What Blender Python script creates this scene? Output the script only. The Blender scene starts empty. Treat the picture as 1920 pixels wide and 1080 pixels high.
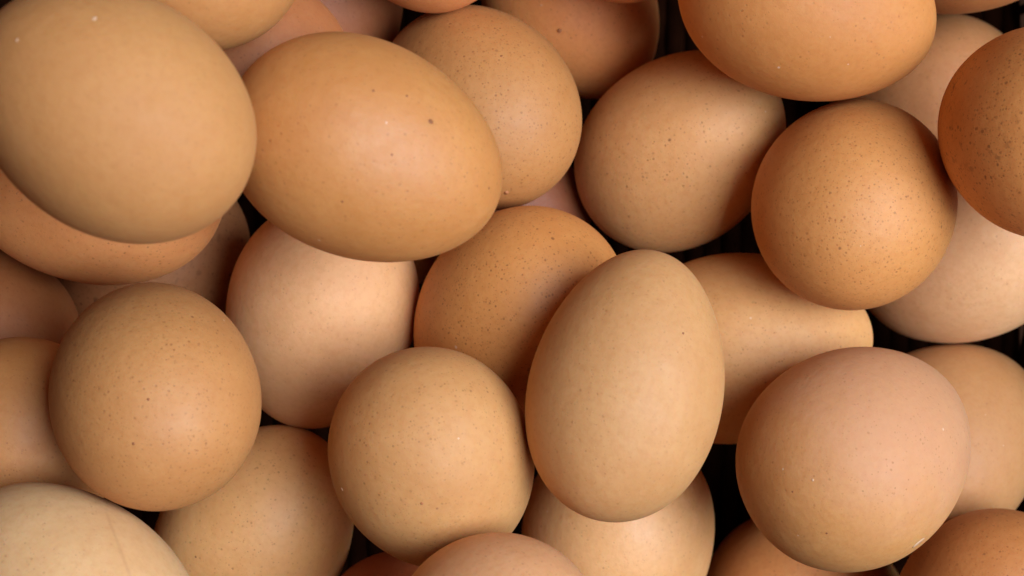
import bpy, bmesh, math, random
from mathutils import Vector, Matrix, Quaternion, noise as mnoise

S = bpy.context.scene
C = S.collection

# ------------------------------------------------------------------ camera, world, light
CAM = Vector((0.0, 0.0, 0.53))
cam_data = bpy.data.cameras.new('camera')
cam = bpy.data.objects.new('camera', cam_data)
C.objects.link(cam)
cam.location = CAM                       # looks straight down on the pile
cam_data.lens = 70.0
cam_data.sensor_width = 36.0
cam_data.clip_start = 0.01
cam_data.clip_end = 20.0
cam_data.dof.use_dof = True
cam_data.dof.focus_distance = 0.405
cam_data.dof.aperture_fstop = 20.0
S.camera = cam

world = bpy.data.worlds.new('World')
S.world = world
world.use_nodes = True
bg = world.node_tree.nodes['Background']
bg.inputs['Color'].default_value = (1.0, 0.36, 0.15, 1)
bg.inputs['Strength'].default_value = 0.115

key_data = bpy.data.lights.new('window_light', 'AREA')
key_data.shape = 'RECTANGLE'
key_data.size = 1.7
key_data.size_y = 1.9
key_data.energy = 120.0
key_data.color = (0.925, 1.01, 1.11)
key = bpy.data.objects.new('window_light', key_data)
C.objects.link(key)
KD = Vector((0.53, 0.0, 0.85)).normalized()
key.location = Vector((0, 0, 0.1)) + KD * 2.6
key.rotation_euler = KD.to_track_quat('Z', 'Y').to_euler()

S.view_settings.view_transform = 'Standard'
S.view_settings.look = 'None'
S.view_settings.exposure = 0.0
S.view_settings.gamma = 1.0
S.render.engine = 'CYCLES'
S.cycles.max_bounces = 10
S.cycles.diffuse_bounces = 6

# ------------------------------------------------------------------ helpers
def lin(c):
    return tuple(((x / 255) / 12.92 if x / 255 <= 0.04045 else ((x / 255 + 0.055) / 1.055) ** 2.4) for x in c)

def link_mesh(name, me, mat, parent=None):
    o = bpy.data.objects.new(name, me)
    C.objects.link(o)
    if mat and not me.materials:
        me.materials.append(mat)
    if parent:
        o.parent = parent
    return o

class Nodes:
    def __init__(self, name):
        self.m = bpy.data.materials.new(name)
        self.m.use_nodes = True
        self.t = self.m.node_tree
        self.b = self.t.nodes['Principled BSDF']
    def n(self, typ, **kw):
        x = self.t.nodes.new(typ)
        for k, v in kw.items():
            setattr(x, k, v)
        return x
    def put(self, sock, v):
        if isinstance(v, bpy.types.NodeSocket):
            self.t.links.new(v, sock)
        else:
            sock.default_value = v
    def math(self, op, a, b=0.0, c=None, clamp=False):
        x = self.n('ShaderNodeMath', operation=op, use_clamp=clamp)
        self.put(x.inputs[0], a); self.put(x.inputs[1], b)
        if c is not None: self.put(x.inputs[2], c)
        return x.outputs[0]
    def remap(self, v, a, b, c=0.0, d=1.0, smooth=False):
        x = self.n('ShaderNodeMapRange', interpolation_type='SMOOTHSTEP' if smooth else 'LINEAR')
        self.put(x.inputs[0], v)
        for i, q in enumerate((a, b, c, d)): self.put(x.inputs[i + 1], q)
        return x.outputs[0]
    def noise(self, vec, scale, detail=3.0, rough=0.55):
        x = self.n('ShaderNodeTexNoise')
        self.put(x.inputs['Vector'], vec)
        x.inputs['Scale'].default_value = scale
        x.inputs['Detail'].default_value = detail
        x.inputs['Roughness'].default_value = rough
        return x.outputs[0]
    def mix(self, f, a, b, blend='MIX'):
        x = self.n('ShaderNodeMix', data_type='RGBA', blend_type=blend)
        self.put(x.inputs[0], f)
        self.put(x.inputs[6], a if isinstance(a, bpy.types.NodeSocket) else (*a[:3], 1))
        self.put(x.inputs[7], b if isinstance(b, bpy.types.NodeSocket) else (*b[:3], 1))
        return x.outputs[2]
    def specks(self, vec, scale, density, r0, r1, soft=0.55):
        """round marks scattered over the shell: 1 inside a mark"""
        v = self.n('ShaderNodeTexVoronoi', feature='F1')
        self.put(v.inputs['Vector'], vec)
        v.inputs['Scale'].default_value = scale
        sep = self.n('ShaderNodeSeparateColor')
        self.t.links.new(v.outputs['Color'], sep.inputs[0])
        on = self.math('LESS_THAN', sep.outputs[0], density)
        r = self.remap(sep.outputs[1], 0, 1, r0, r1)
        inner = self.math('MULTIPLY', r, soft)
        m = self.remap(v.outputs['Distance'], r, inner, 0, 1)
        s = self.remap(sep.outputs[2], 0, 1, 0.45, 1.0)
        return self.math('MULTIPLY', self.math('MULTIPLY', m, on), s)

SPECK_BROWN = lin((96, 52, 24))

def shell_material(name, srgb, pores=0.3, pore_dark=0.5, spots=0.0, big=0.0, flecks=0.012,
                   mottle=1.0, rough=0.45, seed=0, bloom=None, crack=None, patch=0.0, sss=0.42, spec=0.62):
    """egg shell: base colour with clouding, fine pores, brown speckles, pale flecks"""
    N = Nodes(name)
    rnd = random.Random(seed)
    tc = N.n('ShaderNodeTexCoord')
    mp = N.n('ShaderNodeMapping')
    N.t.links.new(tc.outputs['Object'], mp.inputs['Vector'])
    mp.inputs['Location'].default_value = [rnd.uniform(-3, 3) for _ in range(3)]
    P = mp.outputs[0]
    # slightly warped coordinates so that marks are not perfect discs
    wn = N.n('ShaderNodeTexNoise'); N.put(wn.inputs['Vector'], P)
    wn.inputs['Scale'].default_value = 1100; wn.inputs['Detail'].default_value = 2
    ws = N.n('ShaderNodeVectorMath', operation='MULTIPLY_ADD')
    N.t.links.new(wn.outputs['Color'], ws.inputs[0])
    ws.inputs[1].default_value = (0.00035,) * 3
    N.t.links.new(P, ws.inputs[2])
    Q = ws.outputs[0]
    base = lin(srgb)
    deep = tuple(b * k for b, k in zip(base, (0.86, 0.76, 0.66)))
    pale = tuple(min(0.9, b * k) for b, k in zip(base, (1.06, 1.10, 1.16)))
    cl = N.noise(P, 42, 3, 0.5)
    col = N.mix(N.remap(cl, 0.40, 0.70, 0.0, 0.55 * mottle), base, deep)
    cl2 = N.noise(P, 150, 4, 0.6)
    col = N.mix(N.remap(cl2, 0.48, 0.75, 0, 0.55 * mottle), col, pale)
    fine = N.noise(P, 700, 4, 0.65)
    col = N.mix(N.remap(fine, 0.44, 0.70, 0, 0.50 * mottle), col, deep)
    if bloom:
        bc, bdir, b0, b1, amt = bloom
        d = N.n('ShaderNodeVectorMath', operation='DOT_PRODUCT')
        N.t.links.new(tc.outputs['Object'], d.inputs[0]); d.inputs[1].default_value = bdir
        dd = N.math('ADD', d.outputs['Value'], N.remap(N.noise(P, 70, 4, 0.6), 0.3, 0.7, -0.006, 0.006))
        col = N.mix(N.math('MULTIPLY', N.remap(dd, b0, b1, 0, 1, True), amt), col, lin(bc))
    # clustering of the marks
    cluster = N.remap(N.noise(P, 60, 3, 0.5), 0.36, 0.60, 0.3 + 0.4 * pores, 1.0)
    pm = N.math('MULTIPLY', N.specks(Q, 980, 0.25 + 0.65 * pores, 0.17, 0.34), cluster)
    pm2 = N.math('MULTIPLY', N.specks(Q, 1600, 0.2 + 0.55 * pores, 0.18, 0.36), cluster)
    pm = N.math('MAXIMUM', pm, N.math('MULTIPLY', pm2, 0.75))
    dark = tuple(b * k for b, k in zip(base, (0.50, 0.42, 0.36)))
    col = N.mix(N.math('MULTIPLY', pm, min(1.0, 0.35 + pores * 1.2) * min(1.0, pore_dark * 1.9)), col, dark)
    if spots > 0:
        sm = N.math('MULTIPLY', N.specks(Q, 640, spots, 0.13, 0.32), cluster)
        col = N.mix(N.math('MULTIPLY', sm, 0.75), col, SPECK_BROWN)
    if big > 0:
        bm_ = N.math('MULTIPLY', N.specks(Q, 330, big, 0.16, 0.36, 0.6), cluster)
        col = N.mix(N.math('MULTIPLY', bm_, 0.9), col, SPECK_BROWN)
    if patch > 0:
        pt = N.remap(N.noise(Q, 420, 3, 0.6), 0.60, 0.68, 0, 1)
        pt = N.math('MULTIPLY', pt, N.remap(N.noise(P, 55, 2, 0.5), 0.45, 0.62, 0, 1))
        col = N.mix(N.math('MULTIPLY', pt, patch), col, SPECK_BROWN)
    if flecks > 0:
        fm = N.specks(Q, 420, flecks, 0.08, 0.17, 0.7)
        col = N.mix(N.math('MULTIPLY', fm, 0.6), col, (0.78, 0.66, 0.52))
    if crack:
        nrm, off, along, a0, a1 = crack
        d = N.n('ShaderNodeVectorMath', operation='DOT_PRODUCT')
        N.t.links.new(tc.outputs['Object'], d.inputs[0]); d.inputs[1].default_value = nrm
        wob = N.remap(N.noise(P, 45, 1, 0.5), 0.2, 0.8, -0.0012, 0.0012)
        q = N.math('ABSOLUTE', N.math('ADD', N.math('ADD', d.outputs['Value'], off), wob))
        line = N.remap(q, 0.00045, 0.0001, 0, 1)
        e = N.n('ShaderNodeVectorMath', operation='DOT_PRODUCT')
        N.t.links.new(tc.outputs['Object'], e.inputs[0]); e.inputs[1].default_value = along
        line = N.math('MULTIPLY', line, N.remap(e.outputs['Value'], a0, a1, 0, 1, True))
        col = N.mix(N.math('MULTIPLY', line, 0.13), col, lin((120, 72, 44)))
    b = N.b
    N.t.links.new(col, b.inputs['Base Color'])
    rr = N.remap(N.noise(P, 220, 3, 0.6), 0.3, 0.7, rough + 0.15, rough + 0.26)
    N.t.links.new(rr, b.inputs['Roughness'])
    b.inputs['Specular IOR Level'].default_value = spec
    b.inputs['Subsurface Weight'].default_value = sss
    b.inputs['Subsurface Radius'].default_value = (1.0, 0.22, 0.07)
    b.inputs['Subsurface Scale'].default_value = 0.009
    # grain of the shell
    g1 = N.noise(P, 1150, 3, 0.6)
    g2 = N.noise(P, 420, 2, 0.5)
    h = N.math('ADD', N.math('MULTIPLY', g1, 0.55), N.math('MULTIPLY', g2, 0.9))
    h = N.math('SUBTRACT', h, N.math('MULTIPLY', pm, 0.35))
    bp = N.n('ShaderNodeBump')
    bp.inputs['Strength'].default_value = 0.6
    bp.inputs['Distance'].default_value = 0.00016
    N.t.links.new(h, bp.inputs['Height'])
    N.t.links.new(bp.outputs[0], b.inputs['Normal'])
    return N.m

def wicker_material(name, srgb):
    N = Nodes(name)
    tc = N.n('ShaderNodeTexCoord')
    P = tc.outputs['Object']
    a = lin(srgb)
    f = N.noise(P, 90, 4, 0.6)
    col = N.mix(N.remap(f, 0.3, 0.7), tuple(x * 0.55 for x in a), tuple(x * 1.35 for x in a))
    N.t.links.new(col, N.b.inputs['Base Color'])
    N.b.inputs['Roughness'].default_value = 0.65
    N.b.inputs['Specular IOR Level'].default_value = 0.0
    bp = N.n('ShaderNodeBump'); bp.inputs['Strength'].default_value = 0.5
    bp.inputs['Distance'].default_value = 0.0004
    N.t.links.new(N.noise(P, 500, 4, 0.6), bp.inputs['Height'])
    N.t.links.new(bp.outputs[0], N.b.inputs['Normal'])
    return N.m

# ------------------------------------------------------------------ surface under the basket
tb = bpy.data.meshes.new('tabletop')
bm = bmesh.new()
bmesh.ops.create_cube(bm, size=1)
bmesh.ops.scale(bm, vec=(2.4, 2.0, 0.03), verts=bm.verts)
bmesh.ops.translate(bm, vec=(0, 0, -0.0168), verts=bm.verts)
bmesh.ops.bevel(bm, geom=bm.edges[:], offset=0.003, segments=2, affect='EDGES')
bm.to_mesh(tb); bm.free()
top = link_mesh('tabletop', tb, wicker_material('dark_table', (52, 34, 24)))
top['kind'] = 'structure'

# ------------------------------------------------------------------ basket
WICK = wicker_material('dark_wicker', (38, 18, 9))
X0, X1, Y0, Y1 = -0.158, 0.1295, -0.128, 0.128     # inside of the basket at its base
FLOOR_Z, SLOPE, RC = 0.010, 0.26, 0.03

def loop_point(s, grow):
    """point and outward normal at arc length s of the rounded-rectangle outline"""
    x0, x1, y0, y1 = X0 - grow, X1 + grow, Y0 - grow, Y1 + grow
    r = RC
    w, h, q = (x1 - x0 - 2 * r), (y1 - y0 - 2 * r), r * math.pi / 2
    for (px, py, a0, L) in ((x0 + r, y0, -90, w), (x1, y0 + r, 0, h), (x1 - r, y1, 90, w), (x0, y1 - r, 180, h)):
        if s <= L:
            d = math.radians(a0)
            nv = Vector((math.cos(d), math.sin(d), 0)); tv = Vector((-nv.y, nv.x, 0))
            return Vector((px, py, 0)) + tv * s, nv
        s -= L
        if s <= q:
            d0 = math.radians(a0)
            nv0 = Vector((math.cos(d0), math.sin(d0), 0)); tv0 = Vector((-nv0.y, nv0.x, 0))
            c = Vector((px, py, 0)) + tv0 * L - nv0 * r
            d = d0 + s / r
            nv = Vector((math.cos(d), math.sin(d), 0))
            return c + nv * r, nv
        s -= q
    return loop_point(0, grow)

def loop_length(grow):
    return 2 * (X1 - X0 + 2 * grow - 2 * RC) + 2 * (Y1 - Y0 + 2 * grow - 2 * RC) + 2 * math.pi * RC

def tube(pts, radius, sides, closed, flat=1.0):
    vs, fs, n = [], [], len(pts)
    for i, p in enumerate(pts):
        a = pts[(i - 1) % n] if (closed or i) else p
        b = pts[(i + 1) % n] if (closed or i < n - 1) else p
        t = (b - a).normalized()
        up = Vector((0, 0, 1)) if abs(t.z) < 0.9 else Vector((0, 1, 0))
        e1 = t.cross(up).normalized(); e2 = e1.cross(t)
        for k in range(sides):
            q = 2 * math.pi * k / sides
            vs.append(p + (e1 * math.cos(q) * flat + e2 * math.sin(q)) * radius)
    for i in range(n if closed else n - 1):
        j = (i + 1) % n
        for k in range(sides):
            k2 = (k + 1) % sides
            fs.append((i * sides + k, j * sides + k, j * sides + k2, i * sides + k2))
    if not closed:
        fs.append(tuple(range(sides))[::-1]); fs.append(tuple((n - 1) * sides + k for k in range(sides)))
    me = bpy.data.meshes.new('rod')
    me.from_pydata(vs, [], fs); me.shade_smooth(); me.update()
    return me

basket = bpy.data.objects.new('wicker_basket', None)
C.objects.link(basket)
basket.location = (0, 0, 0)
basket['label'] = 'dark wicker basket holding the eggs, glimpsed between them at the right edge'
basket['category'] = 'basket'
NST = 56
rnd = random.Random(4)
ROWS, PITCH = 21, 0.0043
for r in range(ROWS):
    z = FLOOR_Z + 0.003 + r * PITCH
    grow = 0.0045 + (z - FLOOR_Z) * SLOPE
    L = loop_length(grow)
    pts = []
    n = NST * 6
    for i in range(n):
        p, nv = loop_point(L * i / n, grow)
        ph = math.pi * i / 6 + (math.pi if r % 2 else 0)
        pts.append(p + nv * (0.0013 * math.sin(ph + math.pi / 2)) + Vector((0, 0, z + rnd.uniform(-.0002, .0002))))
    link_mesh('weaver', tube(pts, 0.00235, 7, True), WICK, basket)
for k in range(NST):
    pts = []
    for t in (0, 0.35, 0.7, 1.0):
        z = FLOOR_Z - 0.004 + t * (ROWS * PITCH + 0.004)
        grow = 0.0045 + (z - FLOOR_Z) * SLOPE
        p, nv = loop_point(loop_length(grow) * (k + 0.0) / NST, grow)
        pts.append(p + Vector((0, 0, z)))
    link_mesh('stake', tube(pts, 0.0012, 6, False), WICK, basket)
# rim
zr = FLOOR_Z + ROWS * PITCH + 0.003
gr = 0.0045 + (zr - FLOOR_Z) * SLOPE
Lr = loop_length(gr)
for side in (0, 1):
    pts = []
    for i in range(360):
        p, nv = loop_point(Lr * i / 360, gr)
        a = 2 * math.pi * i / 12 + math.pi * side
        pts.append(p + nv * 0.0026 * math.cos(a) + Vector((0, 0, zr + 0.0026 * math.sin(a))))
    link_mesh('rim_strand', tube(pts, 0.0026, 7, True), WICK, basket)
# woven base: strips along the basket over cross strips
sl = bpy.data.meshes.new('strip')
bm = bmesh.new()
yy = [Y0 - 0.002 + (Y1 - Y0 + 0.004) * i / 24 for i in range(25)]
prof = [(-0.0024, -0.0006), (-0.0016, 0.0006), (0.0, 0.0010), (0.0016, 0.0006), (0.0024, -0.0006)]
rows = []
for i, y in enumerate(yy):
    w = 0.0007 * (1 if i % 2 else -1)
    rows.append([bm.verts.new((px, y, pz + w)) for px, pz in prof])
for a, b in zip(rows, rows[1:]):
    for i in range(4):
        bm.faces.new((a[i], a[i + 1], b[i + 1], b[i]))
for f in bm.faces: f.smooth = True
bmesh.ops.recalc_face_normals(bm, faces=bm.faces)
bm.to_mesh(sl); bm.free()
sl.materials.append(WICK)
x = X0
flip = False
while x < X1 + 0.003:
    o = link_mesh('base_strip', sl, None, basket)
    o.location = (x, (yy[1] - yy[0]) if flip else 0, FLOOR_Z - 0.0020)
    flip = not flip
    x += 0.0049
bd = bpy.data.meshes.new('board')
bm = bmesh.new()
bmesh.ops.create_cube(bm, size=1)
bmesh.ops.scale(bm, vec=(X1 - X0 + 0.006, Y1 - Y0 + 0.006, 0.003), verts=bm.verts)
bmesh.ops.translate(bm, vec=((X0 + X1) / 2, 0, 0.004), verts=bm.verts)
bmesh.ops.bevel(bm, geom=bm.edges[:], offset=0.0008, segments=2, affect='EDGES')
bm.to_mesh(bd); bm.free()
link_mesh('base_board', bd, WICK, basket)

# ------------------------------------------------------------------ eggs
# number: centre x, y, z; axis towards the blunt end; half length, half width, bluntness (metres)
EGGS = {
    1: (-0.06953, 0.03062, 0.18320, 0.8288, -0.5535, 0.0817, 0.02646, 0.02087, 0.032),
    2: (-0.02731, 0.02559, 0.15860, -0.9123, 0.3716, 0.1724, 0.02673, 0.02034, 0.075),
    3: (-0.00777, 0.04066, 0.08720, 0.4851, -0.5540, 0.6766, 0.02720, 0.02118, 0.053),
    4: (0.01448, 0.06806, 0.05300, -0.5815, 0.8127, 0.0386, 0.02471, 0.01973, 0.090),
    5: (0.02552, 0.08906, 0.09380, 0.0086, 0.7513, 0.6599, 0.02872, 0.02250, 0.099),
    6: (-0.01893, 0.08403, 0.10580, -0.1876, 0.6743, 0.7142, 0.02816, 0.02213, 0.092),
    7: (-0.06199, 0.06385, 0.16040, 0.9487, -0.2783, 0.1502, 0.02417, 0.01894, 0.097),
    8: (-0.05604, 0.03968, 0.12800, 0.7921, 0.5934, 0.1430, 0.02524, 0.01991, 0.100),
    9: (-0.04913, 0.06267, 0.06440, 0.3397, 0.8450, 0.4130, 0.02868, 0.02223, 0.097),
    10: (0.06220, 0.06096, 0.11060, -0.9406, 0.3375, 0.0380, 0.02782, 0.02146, 0.105),
    11: (0.10233, 0.04261, 0.03320, 0.5956, 0.6087, 0.5242, 0.02834, 0.02200, 0.081),
    12: (0.10972, 0.03241, 0.12080, 0.1839, -0.2451, 0.9519, 0.02765, 0.02169, 0.104),
    13: (0.10419, 0.08556, 0.08060, 0.6477, 0.3899, 0.6545, 0.02947, 0.02308, 0.112),
    14: (0.07459, 0.01889, 0.09740, -0.2892, -0.4034, 0.8681, 0.02823, 0.02182, 0.085),
    15: (0.03888, 0.03178, 0.07280, -0.5986, -0.4821, -0.6397, 0.02753, 0.02133, 0.080),
    16: (0.10651, 0.00908, 0.06080, 0.7020, 0.4273, 0.5698, 0.02753, 0.02178, 0.085),
    17: (0.10079, -0.03734, 0.05900, -0.7262, -0.5381, 0.4279, 0.02920, 0.02310, 0.100),
    18: (0.07363, -0.03481, 0.10880, -0.6468, -0.3108, 0.6965, 0.02898, 0.02261, 0.144),
    19: (0.10477, -0.07551, 0.09080, 0.3173, 0.8962, 0.3102, 0.02767, 0.02183, 0.105),
    20: (0.05356, -0.01342, 0.07520, -0.9902, -0.1199, -0.0714, 0.02858, 0.02158, 0.120),
    21: (0.02291, -0.01932, 0.13340, -0.2183, -0.9716, 0.0909, 0.02744, 0.01936, 0.093),
    22: (0.00097, -0.00714, 0.09680, 0.4858, 0.5768, 0.6567, 0.02765, 0.02194, 0.098),
    23: (-0.04252, -0.00622, 0.08720, 0.2360, 0.8735, 0.4258, 0.02703, 0.02114, 0.086),
    24: (-0.01592, -0.03561, 0.12320, -0.1813, 0.5963, 0.7820, 0.02703, 0.02059, 0.089),
    25: (-0.05779, -0.05513, 0.07940, -0.5231, -0.7676, -0.3704, 0.02717, 0.02125, 0.091),
    26: (-0.07021, -0.02031, 0.13880, 0.2436, -0.5033, 0.8290, 0.02659, 0.02037, 0.082),
    27: (-0.00268, -0.07345, 0.14360, -0.0079, 0.9826, 0.1854, 0.02605, 0.02095, 0.135),
    28: (-0.08542, -0.06215, 0.14480, 0.7016, -0.6859, 0.1931, 0.02832, 0.02172, 0.099),
    29: (0.02406, -0.05923, 0.06980, 0.1335, 0.9651, 0.2251, 0.02839, 0.02198, 0.102),
    30: (0.07224, -0.07626, 0.04520, -0.8667, 0.3050, 0.3947, 0.02633, 0.02124, 0.103),
    31: (-0.08925, 0.02104, 0.10100, 0.9887, 0.0243, -0.1481, 0.02748, 0.02036, 0.114),
    32: (-0.08654, 0.00519, 0.05900, 0.6707, 0.6421, 0.3713, 0.02718, 0.02139, 0.087),
    33: (-0.12301, -0.00970, 0.08300, 0.9676, -0.2443, -0.0630, 0.02615, 0.02047, 0.090),
    34: (-0.10393, -0.03539, 0.11300, 0.2791, 0.9196, 0.2764, 0.02573, 0.02031, 0.107),
    35: (-0.02367, -0.08591, 0.08240, -0.0661, 0.9687, 0.2392, 0.02737, 0.02153, 0.098),
    36: (0.00006, 0.01480, 0.05060, -0.0325, 0.4655, 0.8844, 0.02430, 0.01885, 0.098),
    37: (-0.03689, 0.01674, 0.02900, 0.9559, 0.0558, 0.2884, 0.02390, 0.01857, 0.099),
}

def prof(u, k):
    return math.sqrt(max(0.0, 1 - u * u)) * (1 + k * u)

def egg_mesh(A, B, k, seed, rings=72, segs=112):
    vs, fs = [], []
    off = Vector((seed * 7.3, seed * 1.7, seed * 3.1))
    def lump(v):
        return v * (1 + 0.0055 * mnoise.noise(v * 55 + off) + 0.0022 * mnoise.noise(v * 150 + off))
    vs.append(lump(Vector((0, 0, A))))
    for i in range(1, rings):
        t = math.pi * i / rings
        u = math.cos(t); r = B * prof(u, k)
        for j in range(segs):
            q = 2 * math.pi * j / segs
            vs.append(lump(Vector((r * math.cos(q), r * math.sin(q), A * u))))
    vs.append(lump(Vector((0, 0, -A))))
    last = len(vs) - 1
    for j in range(segs):
        fs.append((0, 1 + j, 1 + (j + 1) % segs))
        fs.append((last, 1 + (rings - 2) * segs + (j + 1) % segs, 1 + (rings - 2) * segs + j))
    for i in range(rings - 2):
        for j in range(segs):
            a = 1 + i * segs + j; b = 1 + i * segs + (j + 1) % segs
            fs.append((a, a + segs, b + segs, b))
    me = bpy.data.meshes.new('egg_shell')
    me.from_pydata(vs, [], fs); me.shade_smooth(); me.update()
    return me

# look of every egg: colour, marks, and the label that singles it out
LOOK = {
    1: dict(spec=.72, colour=(189, 134, 76), pores=.25, pore_dark=.25, flecks=.0, mottle=.9, rough=.55, label='very large olive-tan egg in the top left corner, on top of the pile'),
    2: dict(spec=.72, colour=(195, 134, 73), pores=.25, spots=.015, flecks=.02, rough=.40, label='orange-tan egg lying sideways with one dark spot, right of the olive-tan corner egg'),
    3: dict(sss=.18, colour=(182, 126, 70), pores=.7, spots=.06, rough=.45, label='pinkish-brown egg with tiny dark pores, half hidden behind the dark-spotted orange-tan egg'),
    4: dict(colour=(222, 145, 82), pores=.3, label='brown egg with a raised nodule, fading into black shadow near the top edge'),
    5: dict(colour=(220, 145, 86), label='egg cut by the top edge, a thin sliver above the shaded nodule egg'),
    6: dict(colour=(220, 145, 86), label='egg cut by the top edge, underside dipping just above the pinkish-brown pored egg'),
    7: dict(colour=(189, 133, 76), pores=.25, label='tan egg cut by the top edge, just right of the olive-tan corner egg'),
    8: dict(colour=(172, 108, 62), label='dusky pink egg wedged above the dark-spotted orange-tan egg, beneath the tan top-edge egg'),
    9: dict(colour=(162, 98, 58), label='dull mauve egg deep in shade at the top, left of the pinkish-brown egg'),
    10: dict(colour=(197, 131, 68), pores=.2, flecks=.06, rough=.48, label='big tan egg with white dust flecks lying sideways at top right, cut by edge'),
    11: dict(colour=(201, 138, 86), label='pinkish egg low between the big dust-flecked egg and the darkest reddish-brown egg'),
    12: dict(sss=.18, colour=(209, 140, 75), pores=1.0, pore_dark=.6, spots=.6, big=.02, patch=.6, rough=.45, label='darkest reddish-brown egg, heavily speckled, cut by the right edge'),
    13: dict(colour=(210, 133, 72), label='orange egg in the top right corner, only its underside showing'),
    14: dict(sss=.18, colour=(203, 139, 76), pores=1.0, pore_dark=.42, spots=.03, rough=.43, label='round egg evenly peppered with fine pores, below the big dust-flecked egg'),
    15: dict(colour=(211, 157, 100), pores=.45, spots=.03, rough=.42, label='tan egg tilted up to the right, under the left end of the dust-flecked egg'),
    16: dict(colour=(217, 169, 122), pores=.15, rough=.5, label='pale pink egg at the right edge, behind the round evenly peppered egg'),
    17: dict(colour=(184, 132, 82), pores=.15, label='plain tan egg at the right edge, behind the large pinkish chalk-scuffed egg'),
    18: dict(colour=(200, 144, 84), pores=.2, rough=.52, mottle=1.3, bloom=((200, 150, 122), (.35, .55, .25), -.010, .016, .5), label='large pinkish egg with a small chalky scuff on its lower right rim'),
    19: dict(sss=.18, colour=(189, 123, 65), pores=.6, spots=.14, big=.03, label='orange-brown speckled egg in the bottom right corner'),
    20: dict(colour=(207, 153, 95), pores=.3, rough=.45, label='tan egg lying level, between the tall cream egg and the large pinkish egg'),
    21: dict(spec=.72, colour=(198, 148, 94), pores=.2, pore_dark=.4, rough=.47, label='tall oval cream egg with a tiny dark dot, standing out near the middle'),
    22: dict(sss=.18, colour=(208, 142, 77), pores=.9, spots=.03, rough=.38, label='caramel brown egg in shadow directly behind the tall cream egg, to its upper left'),
    23: dict(colour=(224, 170, 119), pores=.12, rough=.45, label='pale peach egg just under the dark-spotted orange-tan egg'),
    24: dict(spec=.72, colour=(198, 146, 89), pores=.55, pore_dark=.4, rough=.5, label='round golden-tan egg at lower centre, touching the left side of the tall cream egg'),
    25: dict(colour=(229, 173, 111), pores=.35, rough=.38, label='tan egg at the bottom, between the round golden-tan egg and the round pored left egg'),
    26: dict(sss=.18, colour=(189, 133, 77), pores=.85, pore_dark=.4, spots=.015, rough=.45, label='round brown-tan egg with faint pores at lower left, above the cracked pale egg'),
    27: dict(colour=(209, 156, 110), pores=.25, rough=.5, label='dusty tan egg, only its rounded top showing at the middle of the bottom edge'),
    28: dict(colour=(210, 169, 120), pores=.12, rough=.55, label='pale egg with a faint hairline crack in the bottom left corner', crack=((200, 945), (238, 1050))),
    29: dict(spec=.72, colour=(223, 169, 112), pores=.2, rough=.36, label='light shiny egg at the bottom edge, underneath the tall cream egg'),
    30: dict(colour=(219, 147, 84), label='orange egg at the bottom edge, underneath the large pinkish chalk-scuffed egg'),
    31: dict(colour=(224, 152, 90), pores=.35, spots=.02, rough=.5, label='orange-brown egg seen as a crescent under the large olive-tan corner egg'),
    32: dict(sss=.18, colour=(178, 120, 74), pores=.5, spots=.92, big=.22, patch=.5, label='pale egg with coarse brown speckles, deep in the gap below the orange-brown crescent egg'),
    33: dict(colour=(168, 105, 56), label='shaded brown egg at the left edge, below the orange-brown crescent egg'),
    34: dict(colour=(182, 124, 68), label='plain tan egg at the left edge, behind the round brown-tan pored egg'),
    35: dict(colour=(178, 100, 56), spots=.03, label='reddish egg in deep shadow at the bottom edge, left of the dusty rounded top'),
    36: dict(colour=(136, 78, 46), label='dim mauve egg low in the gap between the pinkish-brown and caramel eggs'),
    37: dict(colour=(203, 124, 67), label='dark egg seen as a tiny sliver between the pale peach and caramel eggs'),
}
GROUP = 'brown hen eggs piled in the basket'
egg_obj = {}

def ray(px, py):
    f = 1920 * 70 / 36
    return Vector(((px - 960) / f, -(py - 540) / f, -1.0))

def on_egg(n, px, py):
    """point and normal of egg n's shell, in its own axes, where the photograph shows a mark"""
    x, y, z, ax, ay, az, A, B, k = EGGS[n]
    M = egg_obj[n].matrix_basis.inverted()
    o = M @ CAM; d = (M.to_3x3() @ ray(px, py)).normalized()
    t = 0.25
    while t < 0.6:
        p = o + d * t
        u = p.z / A
        if abs(u) < 1 and math.hypot(p.x, p.y) < B * prof(u, k):
            break
        t += 0.00005
    e = 1e-4
    F = lambda q: math.hypot(q.x, q.y) - B * prof(max(-1, min(1, q.z / A)), k)
    nv = Vector([F(p + Vector([e if i == j else 0 for j in range(3)])) - F(p) for i in range(3)]).normalized()
    return p, nv

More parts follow.
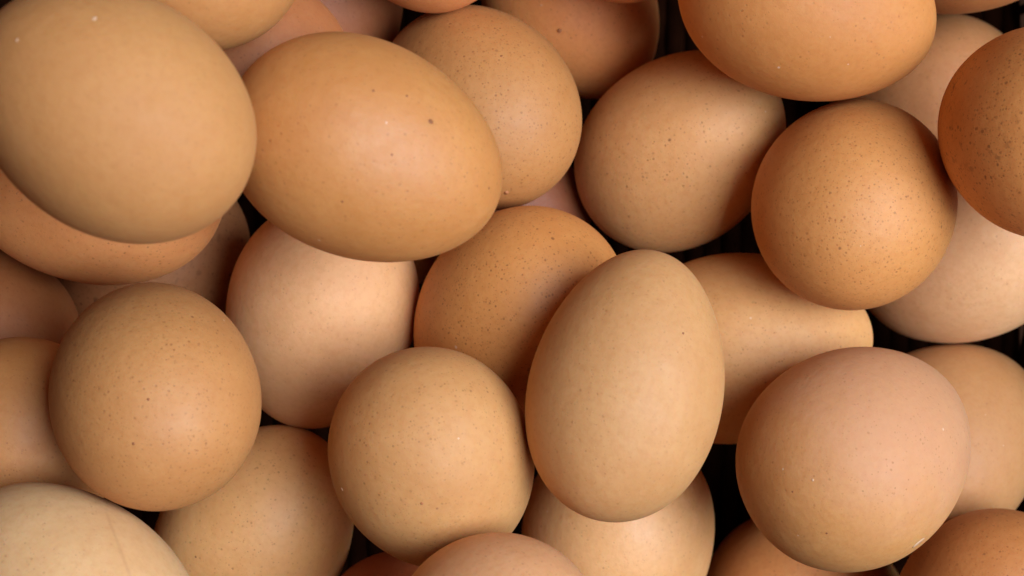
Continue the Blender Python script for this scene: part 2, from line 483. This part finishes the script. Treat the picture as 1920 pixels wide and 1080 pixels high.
for n, v in EGGS.items():
    x, y, z, ax, ay, az, A, B, k = v
    lk = dict(LOOK[n])
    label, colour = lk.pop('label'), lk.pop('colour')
    o = bpy.data.objects.new('egg', egg_mesh(A, B, k, n))
    C.objects.link(o)
    q = Vector((ax, ay, az)).to_track_quat('Z', 'Y') @ Quaternion((0, 0, 1), n * 1.9)
    o.rotation_mode = 'QUATERNION'
    o.rotation_quaternion = q
    o.location = (x, y, z)
    o.matrix_basis = Matrix.LocRotScale(Vector((x, y, z)), q, None)
    o['label'] = label; o['category'] = 'egg'; o['group'] = GROUP
    egg_obj[n] = o
    R3 = q.to_matrix().transposed()
    if 'bloom' in lk:
        bc, bd_, b0, b1, am = lk['bloom']
        lk['bloom'] = (bc, R3 @ Vector(bd_).normalized(), b0, b1, am)
    if 'crack' in lk:
        (p1, p2) = lk['crack']
        r1, r2 = ray(*p1), ray(*p2)
        nw = r1.cross(r2).normalized()
        along = (r2 - r1).normalized()
        off = nw.dot(Vector((x, y, z)) - CAM)
        s1 = along.dot(r1 * 0.385 - (Vector((x, y, z)) - CAM))
        lk['crack'] = (R3 @ nw, off, R3 @ along, s1 - 0.001, s1 + 0.004)
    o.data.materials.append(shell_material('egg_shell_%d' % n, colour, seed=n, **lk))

# single marks that stand out on some shells
DARKSPOT = shell_material('dark_shell_spot', (140, 86, 48), flecks=0, sss=0.0, seed=90)
NODULE = shell_material('shell_nodule', (168, 106, 62), flecks=0, sss=0.0, seed=91)
CHALK = shell_material('chalky_scuff', (214, 176, 142), flecks=0, sss=0.0, seed=92, rough=0.6)
def mark(n, name, px, py, rpx, mat, proud, stretch=1.0, turn=0.0):
    p, nv = on_egg(n, px, py)
    r = rpx / 3733 * 0.4
    bm = bmesh.new()
    bmesh.ops.create_icosphere(bm, subdivisions=2, radius=1)
    for w in bm.verts:
        w.co *= 1 + 0.22 * mnoise.noise(w.co * 1.7 + Vector((px, py, 0)))
        w.co = Vector((w.co.x * r * stretch, w.co.y * r, w.co.z * r * proud))
    me = bpy.data.meshes.new(name); bm.to_mesh(me); bm.free(); me.shade_smooth()
    o = link_mesh(name, me, mat, egg_obj[n])
    o.rotation_mode = 'QUATERNION'
    o.rotation_quaternion = nv.to_track_quat('Z', 'Y') @ Quaternion((0, 0, 1), turn)
    o.location = p
    return o
mark(2, 'dark_spot', 808, 228, 4.4, DARKSPOT, .25)
for px, py in ((700, 170), (763, 180), (735, 290), (642, 378), (917, 353), (748, 445)):
    mark(2, 'dark_spot', px, py, 2.2, DARKSPOT, .22)
mark(3, 'nodule', 950, 361, 4.5, NODULE, .7, 1.3)
for px, py in ((940, 105), (938, 162), (952, 166), (1010, 232), (1070, 281), (1040, 250)):
    mark(3, 'dark_spot', px, py, 2.2, DARKSPOT, .25, 1.3)
mark(4, 'nodule', 1049, 57, 5, NODULE, .8)
for px, py in ((1735, 84), (1741, 93), (1738, 104)):
    mark(10, 'dark_spot', px, py, 2.6, DARKSPOT, .25, 1.3, px)
mark(21, 'dark_spot', 1281, 625, 2.3, DARKSPOT, .25)
mark(24, 'dark_spot', 791, 944, 3.2, NODULE, .35)
mark(24, 'white_fleck', 641, 917, 2.6, CHALK, .3, 1.5)
mark(24, 'white_fleck', 779, 855, 2.2, CHALK, .25, 2.5, .6)
for px, py in ((1486, 922), (1550, 1000)):
    mark(18, 'dark_spot', px, py, 2.4, DARKSPOT, .25)
mark(18, 'white_fleck', 1524, 900, 2.4, CHALK, .3)
mark(18, 'chalky_scuff', 1722, 1018, 8, CHALK, .05, 2.0, 2.3)
mark(1, 'white_fleck', 177, 35, 3.4, CHALK, .3, 1.5)
mark(1, 'white_fleck', 32, 75, 2.6, CHALK, .3, 1.6)
mark(26, 'dark_spot', 278, 749, 2.6, DARKSPOT, .25)
mark(26, 'dark_spot', 250, 832, 2.6, DARKSPOT, .25)
mark(25, 'dark_spot', 367, 1044, 2.8, DARKSPOT, .25)
